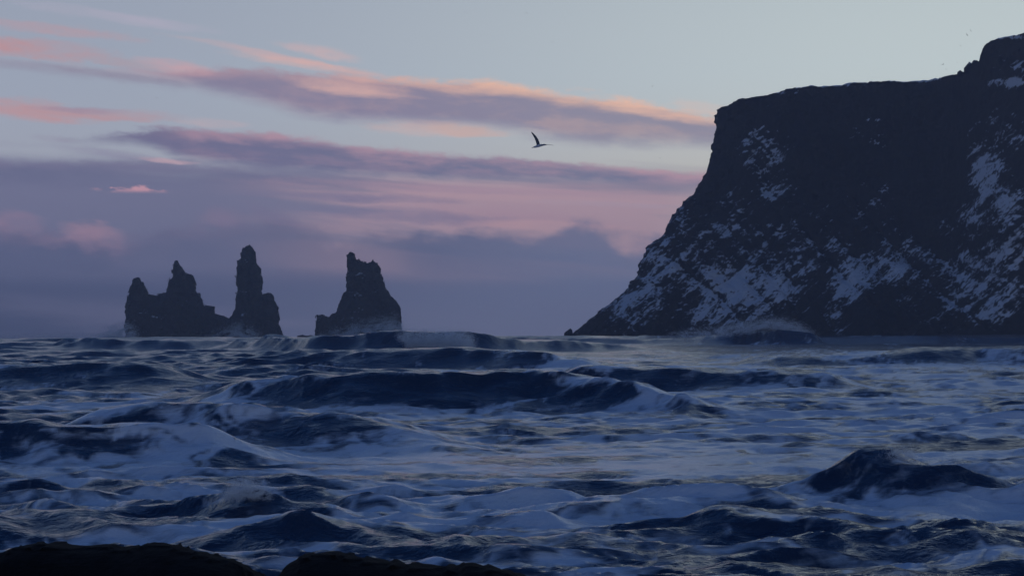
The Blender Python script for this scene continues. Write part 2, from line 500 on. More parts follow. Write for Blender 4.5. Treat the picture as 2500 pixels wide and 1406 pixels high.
stack('sea_stack', 'leftmost dark basalt sea stack with two pointed spires and a saddle between them', zo(LEFT), 1950, 13, .95, 2.8, 3)
stack('sea_stack', 'tallest and thinnest of the three sea stacks, a needle with a low right shoulder', zo(MID), 1990, 12, 1.0, 2.7, 14)
stack('sea_stack', 'broad basalt sea stack right of the needle, flat topped with a horn on its left', zo(RIGHT), 1920, 13, .95, 2.8, 25)


def small_rock(name, label, pts, Y, R, amp, ns, seed, vox, mat, cat, k=1.0, base=0.0, group=None, pad=None, blk=1.0):
    w_ = [P(x, y, Y) for x, y in pts]
    ol = [(p[0], p[2]) for p in w_]
    cx = sum(p[0] for p in ol) / len(ol)
    v, q = inflate_rock([(x - cx, z) for x, z in ol], vox, R, k, amp, ns, seed, pad or amp * 3 + vox * 2, base=base, blk=blk)
    return obj(name, mesh_np(name, v, q), mat, label=label, cat=cat, group=group, loc=(cx, Y, 0))


small_rock('skerry', 'low black reef rock in the surf between the needle and the right stack', [(722, 850), (726, 820), (736, 817), (748, 820), (760, 818), (770, 821), (776, 850)], 1930, 3.8, .6, 4, 31, .5, M_STACK, 'rock')
small_rock('skerry', 'small pointed rock at the left tip of the headland', [(1374, 850), (1378, 812), (1386, 806), (1393, 801), (1397, 806), (1398, 814), (1402, 850)], 1440, 2.2, .35, 2, 32, .3, M_STACK, 'rock')

# ------------------------------------------------------------------ headland
YR = 1450.0


def zc(l):    # enlarged-crop coordinates of the cliff -> photo pixels
    return [(1350 + x / 1.7357, 50 + y / 1.7357) for x, y in l]


prof = zc([(60, 1370), (95, 1335), (120, 1308), (160, 1275), (200, 1245), (212, 1228), (265, 1195), (300, 1160), (330, 1135), (340, 1105), (375, 1085), (385, 1030), (410, 970), (430, 945), (490, 905), (505, 850), (540, 800), (580, 750), (625, 715), (640, 680), (665, 640), (685, 590), (696, 540), (693, 510), (710, 480), (716, 440), (717, 375), (708, 358), (706, 300)])
pw = np.array([P(x, y, YR) for x, y in prof])
tope = zc([(500, 372), (708, 348), (730, 342), (775, 325), (880, 312), (1000, 285), (1080, 268), (1190, 258), (1270, 249), (1380, 249), (1500, 245), (1600, 235), (1700, 221), (1735, 205), (1770, 182), (1798, 168), (1806, 140), (1820, 112), (1835, 88), (1880, 72), (1920, 62), (2000, 50), (2300, 10), (2600, -30)])


def edge_y(px):            # distance of the cliff edge as it swings towards the viewer
    return np.interp(px, [1700, 1760, 1900, 2100, 2300, 2400, 2500, 2900], [1450, 1446, 1410, 1372, 1335, 1290, 1260, 1180])


tw = np.array([P(x, y, edge_y(x)) for x, y in tope])
VX = 1.0
X0, X1, Y0, Y1, Z0, Z1 = 35.0, 352.0, 1130.0, 1550.0, -6.0, 215.0
xs = np.arange(X0, X1, VX, dtype=np.float32); ys = np.arange(Y0, Y1, VX * 1.4, dtype=np.float32); zs = np.arange(Z0, Z1, VX, dtype=np.float32)
XX, ZZ = np.meshgrid(xs, zs, indexing='ij')
pxg = 1250 + XX / 1400 * F; pyg = 815 - (ZZ - 5) / 1330 * F         # rough image place of the face, for laying out ledges
xl = np.interp(zs, pw[:, 2], pw[:, 0]).astype(np.float32)
ztop = np.interp(xs, tw[:, 0], tw[:, 2]).astype(np.float32)
ye = np.interp(xs, tw[:, 0], tw[:, 1]).astype(np.float32)
# front face: steep upper wall, scree below; deep bay in the middle, snowy spur coming forward on the right
hrel = np.clip(ZZ / ztop[:, None], 0, 1.2)
scree = 70 * np.clip(.62 - hrel, 0, 1) / .62 + 26 * np.clip(.3 - hrel, 0, 1) / .3
yf = ye[:, None] - scree - 14 * np.clip(1 - hrel, 0, 1)
sxg = XX - np.interp(ZZ, [0, 30, 70, 120, 150, 175, 200], [262, 262, 268, 290, 298, 300, 302])      # left edge of the spur
spur = sstep(-6, 55, sxg)
yf = yf - spur * (8 + 62 * np.clip(1 - hrel * .92, 0, 1))
bay = np.exp(-((XX - 225) / 42) ** 2) * sstep(.12, .4, hrel)
yf = yf + 26 * bay
yf = yf + 16 * fbm2(XX / 60, ZZ / 110, 4, 61, .55) + 7 * (0.4 - np.abs(fbm2(XX / 22 + ZZ / 60, ZZ / 60, 3, 65))) * sstep(.0, .3, hrel)
gully = np.abs(perlin2((XX + ZZ * .55) / 30, (ZZ - XX * .3) / 130, 71))
yf = yf + 9 * np.exp(-gully * 6) * sstep(.75, .35, hrel)


def wedge(ax, az, bl, br, out):           # dark buttress with a pointed top near the water
    global yf
    t = np.clip(ZZ / az, 0, 1.5)
    d = np.minimum(XX - (bl + (ax - bl) * t), (br + (ax - br) * t) - XX)
    yf = yf - out * sstep(-1.5, 5, d) * (ZZ < az * 1.1)


wedge(222, 38, 208, 268, 18)
wedge(196, 22, 176, 208, 13)
wedge(262, 30, 248, 300, 10)
X3 = xs[:, None, None]; Y3 = ys[None, :, None]; Z3 = zs[None, None, :]
fl = (X3 - xl[None, None, :]) * .75
# the nose rounds off away from its crest line both ways
fl = fl - 0.0045 * np.maximum(1440 - Y3, 0) ** 2 * .75 - .003 * np.maximum(Y3 - 1475, 0) ** 2
ff = (Y3 - yf[:, None, :]) * .8
kk = 22.0
hh_ = np.clip(kk - np.abs(fl - ff), 0, None) / kk
f = np.minimum(fl, ff) - hh_ * hh_ * kk * .25
del hh_, fl, ff
XE = xs[:, None] - .215 * (ys[None, :] - ye[:, None])          # skyline steps run back along the ridge
ZT = np.interp(XE, tw[:, 0], tw[:, 2]) - .03 * np.maximum(ys[None, :] - ye[:, None], 0)
f = np.minimum(np.minimum(f, ZT[:, :, None] - Z3), 1540 - Y3).astype(np.float32)
f[-1] = -5; f[:, -1] = -5
band_ = np.nonzero(np.abs(f) < 6)
x, y, z = xs[band_[0]], ys[band_[1]], zs[band_[2]]
nz = 2.6 * fbm3(x / 17, y / 17, z / 22, 5, 5, .56) + 1.9 * fbm3(x / 9, y / 9, z / 6, 4, 9, .5, True)
nz = nz + 1.3 * blocks(x, y, z, 5.0, 3) + .8 * blocks(x, y, z, 2.4, 4)
topness = sstep(5, .5, ZT[band_[0], band_[1]] - z)
left_k = np.where(x - np.interp(z, zs, xl) < 8, .6, 1.0)
nz = nz * (1 - .8 * topness) * left_k
f[band_] += nz.astype(np.float32)
g = vdb.FloatGrid(100.0); g.copyFromArray(np.ascontiguousarray(-f)); v, q = g.convertToQuads(0.0)
v = np.asarray(v) * np.array([VX, VX * 1.4, VX]) + np.array([X0, Y0, Z0]); q = fix_orient(v, np.asarray(q))
me = mesh_np('headland', v, q)
# snow lies where the ledges hold it: patches set out on the face
D = v - CAM; dep = D @ fwd
ipx = 1250 + (D @ rgt) / dep * F; ipy = 703 - (D @ upv) / dep * F
sn = np.full(len(v), -.42)
for cx, cy, rx, ry, s_ in [
    (1875, 385, 70, 70, .62), (1925, 345, 35, 35, .5), (1840, 345, 35, 30, .5), (1890, 465, 55, 40, .5), (1800, 495, 40, 60, .25), (2120, 300, 60, 35, .5), (2150, 345, 40, 22, .55),
    (1620, 640, 120, 60, .52), (1540, 740, 90, 60, .5), (1680, 560, 60, 60, .3), (1800, 700, 130, 70, .66), (1890, 705, 80, 55, .66), (1740, 760, 90, 40, .5),
    (1900, 560, 130, 40, .42), (1800, 560, 60, 30, .4), (2130, 520, 60, 70, .36), (2000, 600, 120, 40, .38), (2070, 690, 45, 70, .66), (2040, 770, 30, 40, .6), (2160, 650, 110, 35, .52),
    (2250, 620, 70, 40, .48), (2410, 420, 55, 110, .72), (2450, 480, 80, 90, .6), (2380, 540, 60, 90, .55), (2480, 330, 60, 60, .45), (2470, 200, 50, 16, .95), (2480, 160, 40, 18, .55),
    (2400, 690, 130, 90, .55), (2300, 560, 60, 70, .42), (2330, 720, 60, 50, .4), (2480, 600, 60, 80, .5), (2200, 735, 40, 20, .35), (2000, 207, 90, 8, .9), (2080, 196, 60, 7, .9), (2250, 194, 90, 9, 1.0), (2470, 92, 60, 7, .9), (1880, 226, 60, 6, .6), (2440, 330, 50, 60, .45), (2440, 620, 80, 60, .6), (2350, 640, 60, 60, .5), (2430, 760, 90, 40, .45), (1700, 640, 50, 40, .4), (1950, 650, 60, 40, .45), (1850, 620, 60, 40, .4), (1600, 700, 60, 30, .4)]:
    sn = np.maximum(sn, -.42 + (s_ + .1) * 1.15 * np.exp(-(((ipx - cx) / rx) ** 2 + ((ipy - cy) / ry) ** 2) * .8))
for cx, cy, rx, ry in [(2150, 765, 62, 45), (1985, 790, 40, 28), (2260, 420, 80, 190), (1990, 350, 60, 120)]:
    sn = sn - .5 * np.exp(-(((ipx - cx) / rx) ** 2 + ((ipy - cy) / ry) ** 2) ** 2)
attr(me, 'snow', sn)
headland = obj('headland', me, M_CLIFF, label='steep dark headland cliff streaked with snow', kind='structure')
# broken blocks on the step of the skyline
for i, (pts, lb) in enumerate([
    ([(2352, 182), (2354, 166), (2360, 160), (2366, 152), (2373, 156), (2376, 170), (2376, 185)], 'rounded boulder on the skyline notch, left of the taller block'),
    ([(2370, 178), (2372, 155), (2378, 147), (2386, 149), (2392, 156), (2392, 175)], 'taller boulder on the skyline notch against the high cliff step'),
    ([(2336, 188), (2338, 177), (2344, 172), (2350, 176), (2352, 188)], 'smallest boulder on the skyline at the end of the snowy plateau')]):
    small_rock('boulder', lb, pts, 1316 - i, 2.4, .35, 2, 40 + i, .28, M_CLIFF, 'boulder', group='boulders on the headland skyline')

# ------------------------------------------------------------------ sea
NR, NC = 1060, 800
rr = np.concatenate([np.geomspace(14, 36, 40, endpoint=False), np.geomspace(36, 900, 900, endpoint=False), np.geomspace(900, 4600, NR - 940)])
tt = np.linspace(-.42, .42, NC)
YY, TT = np.meshgrid(rr, tt, indexing='ij')
XS = YY * TT
zS = np.zeros_like(XS); chopk = np.ones_like(XS); face = np.zeros_like(XS); crestm = np.zeros_like(XS); frontfoam = np.zeros_like(XS)


def breaker(pts, Lf, Lb, wob=.35, dark=1.0, hk=1.0):
    """pts: (photo px, crest py, crest distance) along the crest; ends taper out"""
    global zS, face, crestm, frontfoam
    cp = np.array([(*P(a, b, c),) for a, b, c in pts])
    o = np.argsort(cp[:, 0]); cp = cp[o]
    xw = XS + wob * 3 * perlin2(XS / 9, YY / 9, 77)
    yc = np.interp(xw, cp[:, 0], cp[:, 1]); h = np.interp(xw, cp[:, 0], cp[:, 2])
    sc = cp[:, 1].mean() / 90
    yc = yc + wob * (2.2 * perlin2(xw / (9 * sc), 0 * xw + 3.1, 81) + .9 * perlin2(xw / (3.2 * sc), 0 * xw, 82)) * sc
    span = cp[-1, 0] - cp[0, 0]
    e = sstep(cp[0, 0] - .16 * span, cp[0, 0] + .06 * span, xw) * sstep(cp[-1, 0] + .16 * span, cp[-1, 0] - .06 * span, xw)
    t = YY - yc
    pf = np.where(t < 0, 1 / (1 + (t / Lf) ** 2) ** 1.4, np.exp(-(t / Lb) ** 2))
    h = h * hk; hh = h * e * (1 + .12 * perlin2(xw / (4 * sc), YY / (4 * sc), 83))
    zS = np.maximum(zS, hh * pf) + .25 * np.minimum(zS, hh * pf)
    fm = np.where(t < 0, np.exp(-((t + Lf * .5) / (Lf * .6)) ** 2), np.exp(-(t / (Lb * .15)) ** 2) * .6) * e
    face = np.maximum(face, fm * dark * (.35 + 1.25 * np.clip(.5 + 1.1 * perlin2(xw / (6 * sc), YY / (12 * sc), 84), 0, 1)))
    crestm = np.maximum(crestm, np.exp(-(t / (Lf * .35)) ** 2) * e)
    frontfoam = np.maximum(frontfoam, np.where(t < 0, sstep(-Lf * 1.3, -Lf * 2.2, t) * sstep(-Lf * 7, -Lf * 3, t), 0) * e)


# far to near
breaker([(-900, 832, 1250), (0, 826, 1230), (600, 824, 1200), (1100, 820, 1180), (1400, 819, 1180), (2000, 818, 1120), (2500, 817, 1080), (3200, 815, 1080)], 14, 60, .6, 1.0)
breaker([(-900, 836, 900), (0, 830, 880), (300, 829, 880), (800, 828, 860), (1300, 824, 860), (1650, 822, 860), (2100, 822, 860), (2500, 820, 860), (3200, 819, 860)], 10, 50, .8, .9)
breaker([(1690, 824, 870), (1760, 818, 860), (1820, 812, 855), (1885, 804, 850), (1930, 806, 850), (1965, 815, 850), (1990, 828, 850)], 6, 22, 1.3, .6)
breaker([(-200, 828, 700), (150, 829, 690), (420, 834, 660), (560, 832, 640), (760, 822, 560), (900, 813, 545), (980, 810, 540), (1060, 814, 540), (1145, 814, 545), (1250, 822, 560), (1480, 832, 600)], 9, 45, .2, 1.1)
breaker([(520, 884, 318), (700, 872, 315), (870, 864, 312), (1000, 857, 312), (1130, 848, 310), (1250, 852, 305), (1400, 862, 300)], 7, 26, .25, .15)
breaker([(1900, 862, 330), (2150, 858, 330), (2350, 850, 330), (2500, 846, 330), (2800, 845, 335)], 6, 25, .3, .5)
breaker([(-300, 892, 215), (0, 893, 215), (180, 890, 215), (300, 892, 212), (420, 905, 210)], 5, 16, .4, .8)
breaker([(560, 932, 150), (660, 918, 148), (740, 906, 146), (870, 903, 144), (960, 902, 144), (1060, 899, 145), (1150, 903, 146), (1300, 897, 146), (1450, 915, 142), (1560, 932, 138), (1680, 955, 132)], 4.0, 12, .45, 1.0, .92)
breaker([(1380, 890, 190), (1500, 886, 190), (1700, 885, 190), (1900, 896, 190), (2050, 905, 190)], 4, 14, .35, .6)
breaker([(180, 992, 99), (330, 975, 99), (480, 964, 98), (560, 968, 97), (660, 984, 97), (820, 990, 96), (930, 1003, 95), (1010, 1030, 93), (1100, 1065, 90)], 3.6, 9, .45, .75, .9)
breaker([(-400, 1012, 87), (0, 1008, 86), (120, 1016, 85), (260, 1012, 85), (380, 1016, 85), (470, 1030, 84), (540, 1060, 83)], 3.0, 6, .45, 1.25, .86)
breaker([(330, 1250, 60), (450, 1222, 60), (540, 1198, 59), (600, 1188, 59), (660, 1205, 59), (740, 1226, 59), (850, 1240, 59)], 1.6, 3.2, .35, .9)
breaker([(700, 1240, 62), (800, 1225, 62), (900, 1216, 62), (1000, 1206, 62), (1100, 1220, 62), (1180, 1235, 62)], 1.3, 3.0, .4, .9)
breaker([(1960, 1170, 66), (2060, 1142, 65), (2140, 1106, 64), (2200, 1094, 64), (2260, 1108, 63.5), (2350, 1140, 63), (2450, 1168, 62), (2600, 1185, 61)], 1.9, 3.6, .45, 0.95)
breaker([(1150, 1268, 56), (1300, 1240, 57), (1450, 1222, 58), (1560, 1206, 59), (1700, 1200, 59), (1850, 1192, 59), (1960, 1210, 58)], 1.5, 3.5, .5, 1.0)
breaker([(1780, 1260, 53), (1880, 1238, 53), (2000, 1245, 53), (2200, 1262, 52), (2400, 1270, 52)], 1.4, 3, .5, .9)
breaker([(1330, 1318, 49), (1420, 1300, 49), (1500, 1306, 49), (1640, 1325, 49)], 1.0, 2.2, .4, .9)
breaker([(420, 1300, 51), (560, 1272, 52), (700, 1258, 52), (840, 1275, 52), (950, 1290, 51)], 1.3, 2.6, .4, .9)

# wind sea on top: many trains running towards the beach
calm = np.exp(-((XS - 4) / 16) ** 2 - ((YY - 82) / 14) ** 2)          # smooth backwash
amp_k = (1 - .75 * calm) * (1 + 1.3 * sstep(170, 330, YY) * sstep(-.045, -.11, XS / YY))      # rougher open water to the left
dxS = np.zeros_like(XS); dyS = np.zeros_like(XS)
rg = np.random.default_rng(4)
for i in range(40):
    lam = 1.9 * (90 / 1.9) ** (i / 39.0) * rg.uniform(.9, 1.1)
    th = rg.normal(0, .5) + .12
    kx, ky = math.sin(th) * 2 * math.pi / lam, -math.cos(th) * 2 * math.pi / lam
    a = .0135 * lam ** .62 * rg.uniform(.6, 1.3) * (1.7 if lam < 9 else .9)
    ph = rg.uniform(0, 6.28)
    # long trains only out where the water is deep, short ones fade where the mesh cannot carry them
    dr = np.gradient(rr)[:, None]
    ok = sstep(2.2, 4.5, lam / np.maximum(dr, .01)) * sstep(lam * 1.2, lam * 5, YY)
    g1, g2 = rg.uniform(-1, 1, 2); grp = .6 + .55 * np.cos((XS * g1 + YY * .5) / lam * 1.7 + ph * 3) * np.cos((YY * g2 - XS * .6) / lam * 1.3 + i)
    arg = kx * XS + ky * YY + ph
    A = a * ok * amp_k * grp
    zS = zS + A * np.cos(arg); dxS -= A * .8 * math.sin(th) * np.sin(arg); dyS += A * .8 * math.cos(th) * np.sin(arg)
# confused chop with sharp little crests
ok = sstep(1400, 150, YY)
rid = .5 - np.abs(perlin2(XS / 3.1 + .12 * YY, YY / 1.5 + .15 * XS, 90)); rid2 = .5 - np.abs(perlin2(XS / 5.5, YY / 4.2 + XS / 20, 91)); rid3 = .5 - np.abs(perlin2(XS / .95, YY / .75, 92))
near = sstep(95, 62, YY)
zS = zS + amp_k * ok * (.17 * rid * sstep(260, 90, YY) * (1 + 1.1 * near) + .21 * (rid2 - .25) * (1 + .9 * near) + .06 * rid3 * sstep(120, 60, YY))
zS = zS + .35 * fbm2(XS / 90, YY / 60, 3, 95) * sstep(150, 500, YY)
# torn ribs running down the breaking faces, slanting with the run of the sea
sl = (XS + .35 * YY + 1.2 * perlin2(XS / 4, YY / 4, 240))
zS = zS + face * (.16 + .0012 * YY) * (.35 - np.abs(perlin2(sl / (1.3 + .009 * YY), YY / (5 + .03 * YY), 241)))
zS = zS + amp_k * sstep(420, 110, YY) * .07 * (.3 - np.abs(perlin2(sl / 2.1, YY / 3.4 - XS / 9, 243)))
# lean the crests towards the beach
zS = zS - .25
xS = XS + dxS; yS = YY + dyS - .35 * np.maximum(zS, 0) * crestm
# foam: torn sheets, lace and streaks
wx = XS + 2.2 * fbm2(XS / 7, YY / 7, 3, 201) + .7 * fbm2(XS / 1.9, YY / 1.9, 2, 203)
wy = YY + 2.8 * fbm2(XS / 7 + 9, YY / 7, 3, 205) + .9 * fbm2(XS / 1.9 + 4, YY / 1.9, 2, 207)
patch = fbm2(wx / 15, wy / 11, 4, 211)
lace = 1 - 2.0 * np.abs(fbm2(wx / 3.2, wy / 4.2, 3, 215, .55))
lace2 = 1 - 2.2 * np.abs(fbm2(wx / 1.1, wy / 1.6, 2, 219))
bigl = fbm2(XS / 60, YY / 45, 3, 223)
farf = fbm2(XS / 45, YY / 30, 4, 225)
cov = .45 + .36 * patch + .30 * (lace - .45) + .16 * (lace2 - .45) * sstep(160, 70, YY) + .12 * bigl
cov = cov - .42 * face + face * .55 * (.5 - 2.0 * np.abs(perlin2((wx + .35 * wy) / (1.7 + .011 * YY), wy / (9 + .04 * YY), 231))) + .42 * calm + .22 * frontfoam + .16 * crestm
cov = cov + .18 * sstep(-10, 25, XS - .03 * YY) * sstep(60, 75, YY) * sstep(900, 300, YY)      # more broken water towards the headland
cov = cov - .36 * sstep(.02, -.06, XS / YY) * sstep(130, 230, YY) - .3 * sstep(-.02, -.05, XS / YY) * sstep(330, 420, YY)
cov = cov + .52 * fbm2((XS * .94 + .3 * YY + 1.5 * perlin2(XS / 6, YY / 6, 251)) / (9 + .05 * YY), (YY * .94 - .3 * XS) / (1.5 + .012 * YY), 3, 253) * sstep(500, 250, YY)
cov = cov - .04 * sstep(70, 55, YY) + .3 * sstep(.01, .06, XS / YY) * sstep(360, 520, YY)
cov = cov - .62 * sstep(360, 560, YY) + .25 * farf * sstep(250, 500, YY)
pl = P(1072, 840, 540)
cov = cov + 1.2 * np.exp(-((XS - pl[0]) / 9) ** 4 - ((YY - 534) / 12) ** 4)
foam = sstep(.10, .90, cov)
ii = np.arange(NR * NC).reshape(NR, NC)
fq = np.stack([ii[:-1, :-1], ii[:-1, 1:], ii[1:, 1:], ii[1:, :-1]], -1).reshape(-1, 4)
me = mesh_np('sea', np.stack([xS, yS, zS], -1).reshape(-1, 3), fq)
attr(me, 'foam', foam.ravel())

m, n, b = material('sea_water')
M_SEA = m
g = n.node('ShaderNodeNewGeometry'); sp = n.node('ShaderNodeSeparateXYZ'); n.nt.links.new(g.outputs['Position'], sp.inputs[0])
at = n.node('ShaderNodeAttribute', attribute_name='foam')
p2 = n.xyz(sp.outputs[0], sp.outputs[1], n.mul(sp.outputs[2], 1.6))
f1 = n.noise(p2, 1.1, 6, .62, .8); f2 = n.noise(p2, 4.5, 4, .6, .4)
sa = n.add(n.mul(sp.outputs[0], .92), n.mul(sp.outputs[1], .38)); sb_ = n.sub(n.mul(sp.outputs[1], .92), n.mul(sp.outputs[0], .38))
f3 = n.noise(n.xyz(n.mul(sa, .22), n.mul(sb_, 1.0), n.mul(sp.outputs[2], 1.6)), 1.0, 6, .62, 1.2)
fm = n.add(at.outputs['Fac'], n.mul(n.sub(f1, .5), .6), n.mul(n.sub(f2, .5), .18), n.mul(n.sub(f3, .5), 1.15))
fm = n.mul(n.step(fm, .10, 1.02), .92)
n.put(b.inputs['Base Color'], n.mix(fm, (.016, .034, .074, 1), (.62, .71, .82, 1)))
n.put(b.inputs['Roughness'], n.step(fm, 0, 1, .12, .24, False))
b.inputs['IOR'].default_value = 1.33; b.inputs['Specular IOR Level'].default_value = .42
h1 = n.noise(p2, .9, 5, .6, .3); h2 = n.noise(p2, 5.0, 4, .6, .3)
bump(n, b, n.add(n.mul(n.mul(h1, .85), n.sub(1.35, fm)), n.mul(h2, .12), n.mul(fm, .06)), .5, .5)
sea = obj('sea', me, M_SEA, label='dark rough sea covered with torn foam', kind='structure')

# ------------------------------------------------------------------ rocks on the shore
A_ = [(-420, 1480), (-400, 1385), (-300, 1360), (-150, 1362), (0, 1353), (25, 1342), (85, 1333), (140, 1336), (200, 1340), (260, 1336), (280, 1344), (325, 1340), (360, 1330), (425, 1332), (450, 1342), (510, 1352), (570, 1362), (600, 1377), (640, 1406), (690, 1500), (700, 1750), (-420, 1750)]
B_ = [(640, 1750), (668, 1440), (682, 1402), (692, 1387), (720, 1372), (727, 1361), (780, 1355), (820, 1352), (860, 1362), (940, 1370), (1000, 1380), (1075, 1386), (1110, 1387), (1140, 1376), (1200, 1379), (1250, 1390), (1285, 1402), (1340, 1440), (1380, 1520), (1390, 1750)]
small_rock('shore_rock', 'black rock ledge at the lower left corner of the shore', A_, 31, 1.5, .07, .5, 51, .045, M_SHORE, 'rock', k=1.3, base=.6, group='black shore rocks', pad=.3, blk=0.0)
small_rock('shore_rock', 'black rock ledge sloping down to the right, beside the gap in the shore rocks', B_, 30, 1.4, .07, .5, 57, .045, M_SHORE, 'rock', k=1.3, base=.6, group='black shore rocks', pad=.3, blk=0.0)

# ------------------------------------------------------------------ spray
M_SPRAY, n, b = material('spray')
n.nt.nodes.remove(b)
gpos = n.node('ShaderNodeNewGeometry')
sc_ = n.mix(n.noise(gpos.outputs['Position'], .8, 3, .5), (.70, .76, .82, 1), (.86, .90, .93, 1))
d1 = n.node('ShaderNodeBsdfDiffuse'); d2 = n.node('ShaderNodeBsdfTranslucent'); n.put(d1.inputs['Color'], sc_); n.put(d2.inputs['Color'], sc_)
mx = n.node('ShaderNodeMixShader'); mx.inputs[0].default_value = .5                 # drops scatter light both ways
n.nt.links.new(d1.outputs[0], mx.inputs[1]); n.nt.links.new(d2.outputs[0], mx.inputs[2])
n.nt.links.new(mx.outputs[0], n.nt.nodes['Material Output'].inputs['Surface'])


def spray(label, pts, Y, depth, cnt, size, seed, wisp_=1.0):
    """drops thrown along a soft ridge. pts: (px, top py, bottom py, weight)"""
    r = np.random.default_rng(seed); pts = np.array(pts, float)
    xs_ = r.uniform(pts[0, 0], pts[-1, 0], cnt * 3)
    wt_ = np.interp(xs_, pts[:, 0], pts[:, 3]) * np.maximum(np.interp(xs_, pts[:, 0], pts[:, 2] - pts[:, 1]), 1)
    keep = r.uniform(0, wt_.max(), len(xs_)) < wt_; xs_ = xs_[keep][:cnt]
    top = np.interp(xs_, pts[:, 0], pts[:, 1]); bot = np.interp(xs_, pts[:, 0], pts[:, 2])
    t = r.beta(.9, 2.4, len(xs_)) * 1.15
    py = bot + (top - bot) * t
    sg = 5.5 if Y > 1000 else (5.0 if Y > 300 else 5.0)
    xs_ = xs_ + r.normal(0, sg * 1.6, len(xs_)); py = py + r.normal(0, sg, len(xs_))
    nn = perlin2(xs_ / 22 + py / 60, py / 9, seed)
    kp = nn * wisp_ + r.uniform(-.5, .5, len(xs_)) > -.25
    xs_, py, t = xs_[kp], py[kp], t[kp]
    c = np.array([P(a, b_, Y) for a, b_ in zip(xs_, py)])
    c[:, 1] += r.normal(0, depth, len(c))
    s = size * r.uniform(.5, 1.4, len(c))
    d = r.normal(size=(len(c), 3, 3)); d /= np.linalg.norm(d, axis=2, keepdims=True)
    vv = c[:, None, :] + d * s[:, None, None]
    ff_ = np.arange(len(c) * 3).reshape(-1, 3)
    base = c.mean(0)
    return obj('spray', mesh_np('spray', vv.reshape(-1, 3) - base, ff_, False), M_SPRAY, label=label, kind='stuff', loc=base)


spray('white splash thrown up at the left foot of the twin spired stack', [(240, 818, 830, .3), (262, 802, 830, .8), (285, 788, 830, 1), (312, 784, 830, 1), (328, 796, 830, .5)], 1915, 6, 30000, .32, 1)
spray('low mist blowing along the water left of the stacks', [(-60, 820, 832, .4), (120, 815, 832, .6), (260, 817, 832, .5)], 1915, 8, 18000, .28, 2)
spray('mist rising at the foot of the needle', [(470, 824, 836, .2), (520, 812, 836, .6), (555, 798, 836, .8), (585, 786, 834, 1), (610, 800, 832, .9), (640, 822, 832, .3)], 1930, 6, 34000, .31, 3)
spray('mist bank blown over the foot of the right sea stack', [(770, 818, 828, .2), (820, 803, 828, .6), (870, 787, 828, .9), (930, 775, 826, 1), (970, 770, 826, 1), (990, 800, 826, .4)], 1880, 7, 60000, .32, 4)
spray('white curtain of spray where the big far breaker collapses', [(975, 808, 822, .25), (1005, 806, 846, .6), (1060, 810, 858, 1), (1110, 811, 857, 1), (1140, 812, 852, 1), (1150, 818, 850, .5)], 527, 2.0, 130000, .11, 5, .4)
spray('veil of spray blown back off the breaker under the headland', [(1640, 808, 824, .3), (1720, 800, 820, .6), (1800, 786, 812, .8), (1870, 774, 802, 1), (1920, 778, 804, 1), (1960, 792, 820, 1), (1990, 816, 838, .8)], 843, 2.0, 60000, .14, 6, .8)
spray('feathery plume of spray on the nearest breaking wave', [(535, 1202, 1216, .5), (570, 1172, 1214, .9), (600, 1156, 1212, 1), (630, 1162, 1212, .8), (660, 1194, 1216, .4)], 58.0, .15, 40000, .011, 7, .9)
spray('wisp of spray leaving the crest of the nearby right breaker', [(2150, 1104, 1118, .3), (2190, 1090, 1114, 1), (2220, 1092, 1128, 1), (2245, 1108, 1134, .4)], 63.6, .12, 14000, .010, 8, .9)

# ------------------------------------------------------------------ birds
def bird_mat(name, c):
    m, n, b = material(name)
    tcn = n.node('ShaderNodeTexCoord')
    n.put(b.inputs['Base Color'], n.mix(n.step(n.noise(tcn.outputs['Object'], 30, 3), .4, .6), c, tuple(x * .75 for x in c[:3]) + (1,)))
    b.inputs['Roughness'].default_value = .8
    return m


M_WHITE = bird_mat('feather_white', (.55, .60, .66, 1)); M_GREY = bird_mat('feather_grey', (.10, .11, .13, 1)); M_BEAK = bird_mat('beak', (.35, .22, .05, 1))


def loft(rings, closed_ends=True):
    """rings: list of (center, axis_u, axis_v, ru, rv); eight-sided tube through them"""
    vs, fs = [], []
    n_ = 10
    for c, au, av, ru, rv in rings:
        for k in range(n_):
            t = 2 * math.pi * k / n_
            vs.append(np.array(c) + np.array(au) * ru * math.cos(t) + np.array(av) * rv * math.sin(t))
    for i in range(len(rings) - 1):
        for k in range(n_):
            fs.append((i * n_ + k, i * n_ + (k + 1) % n_, (i + 1) * n_ + (k + 1) % n_, (i + 1) * n_ + k))
    me = bpy.data.meshes.new('part'); me.from_pydata([tuple(map(float, p)) for p in vs], [], fs + [tuple(range(n_))[::-1], tuple(range((len(rings) - 1) * n_, len(rings) * n_))])
    me.polygons.foreach_set('use_smooth', [True] * len(me.polygons)); me.update()
    return me


def wing(pts, chord_dir, chords, thick):
    """pts: spine points from shoulder to tip"""
    rings = []
    cd = np.array(chord_dir, float); cd /= np.linalg.norm(cd)
    for i, p in enumerate(pts):
        a = np.array(pts[max(i - 1, 0)], float); c = np.array(pts[min(i + 1, len(pts) - 1)], float)
        s = (c - a) / np.linalg.norm(c - a)
        nn = np.cross(s, cd); nn /= np.linalg.norm(nn)
        rings.append((np.array(p, float) + cd * chords[i] * .25, cd, nn, chords[i] * .5, thick * (1 - .75 * i / (len(pts) - 1))))
    return loft(rings)


YB = 90.0
o_ = P(1314, 356, YB)
gull = obj('gull', None, None, label='white and grey gull flying with one wing raised, left of the cliff', cat='bird', loc=o_)
bx = lambda px, py, dy=0.0: P(px, py, YB) - o_ + np.array([0, dy, 0])
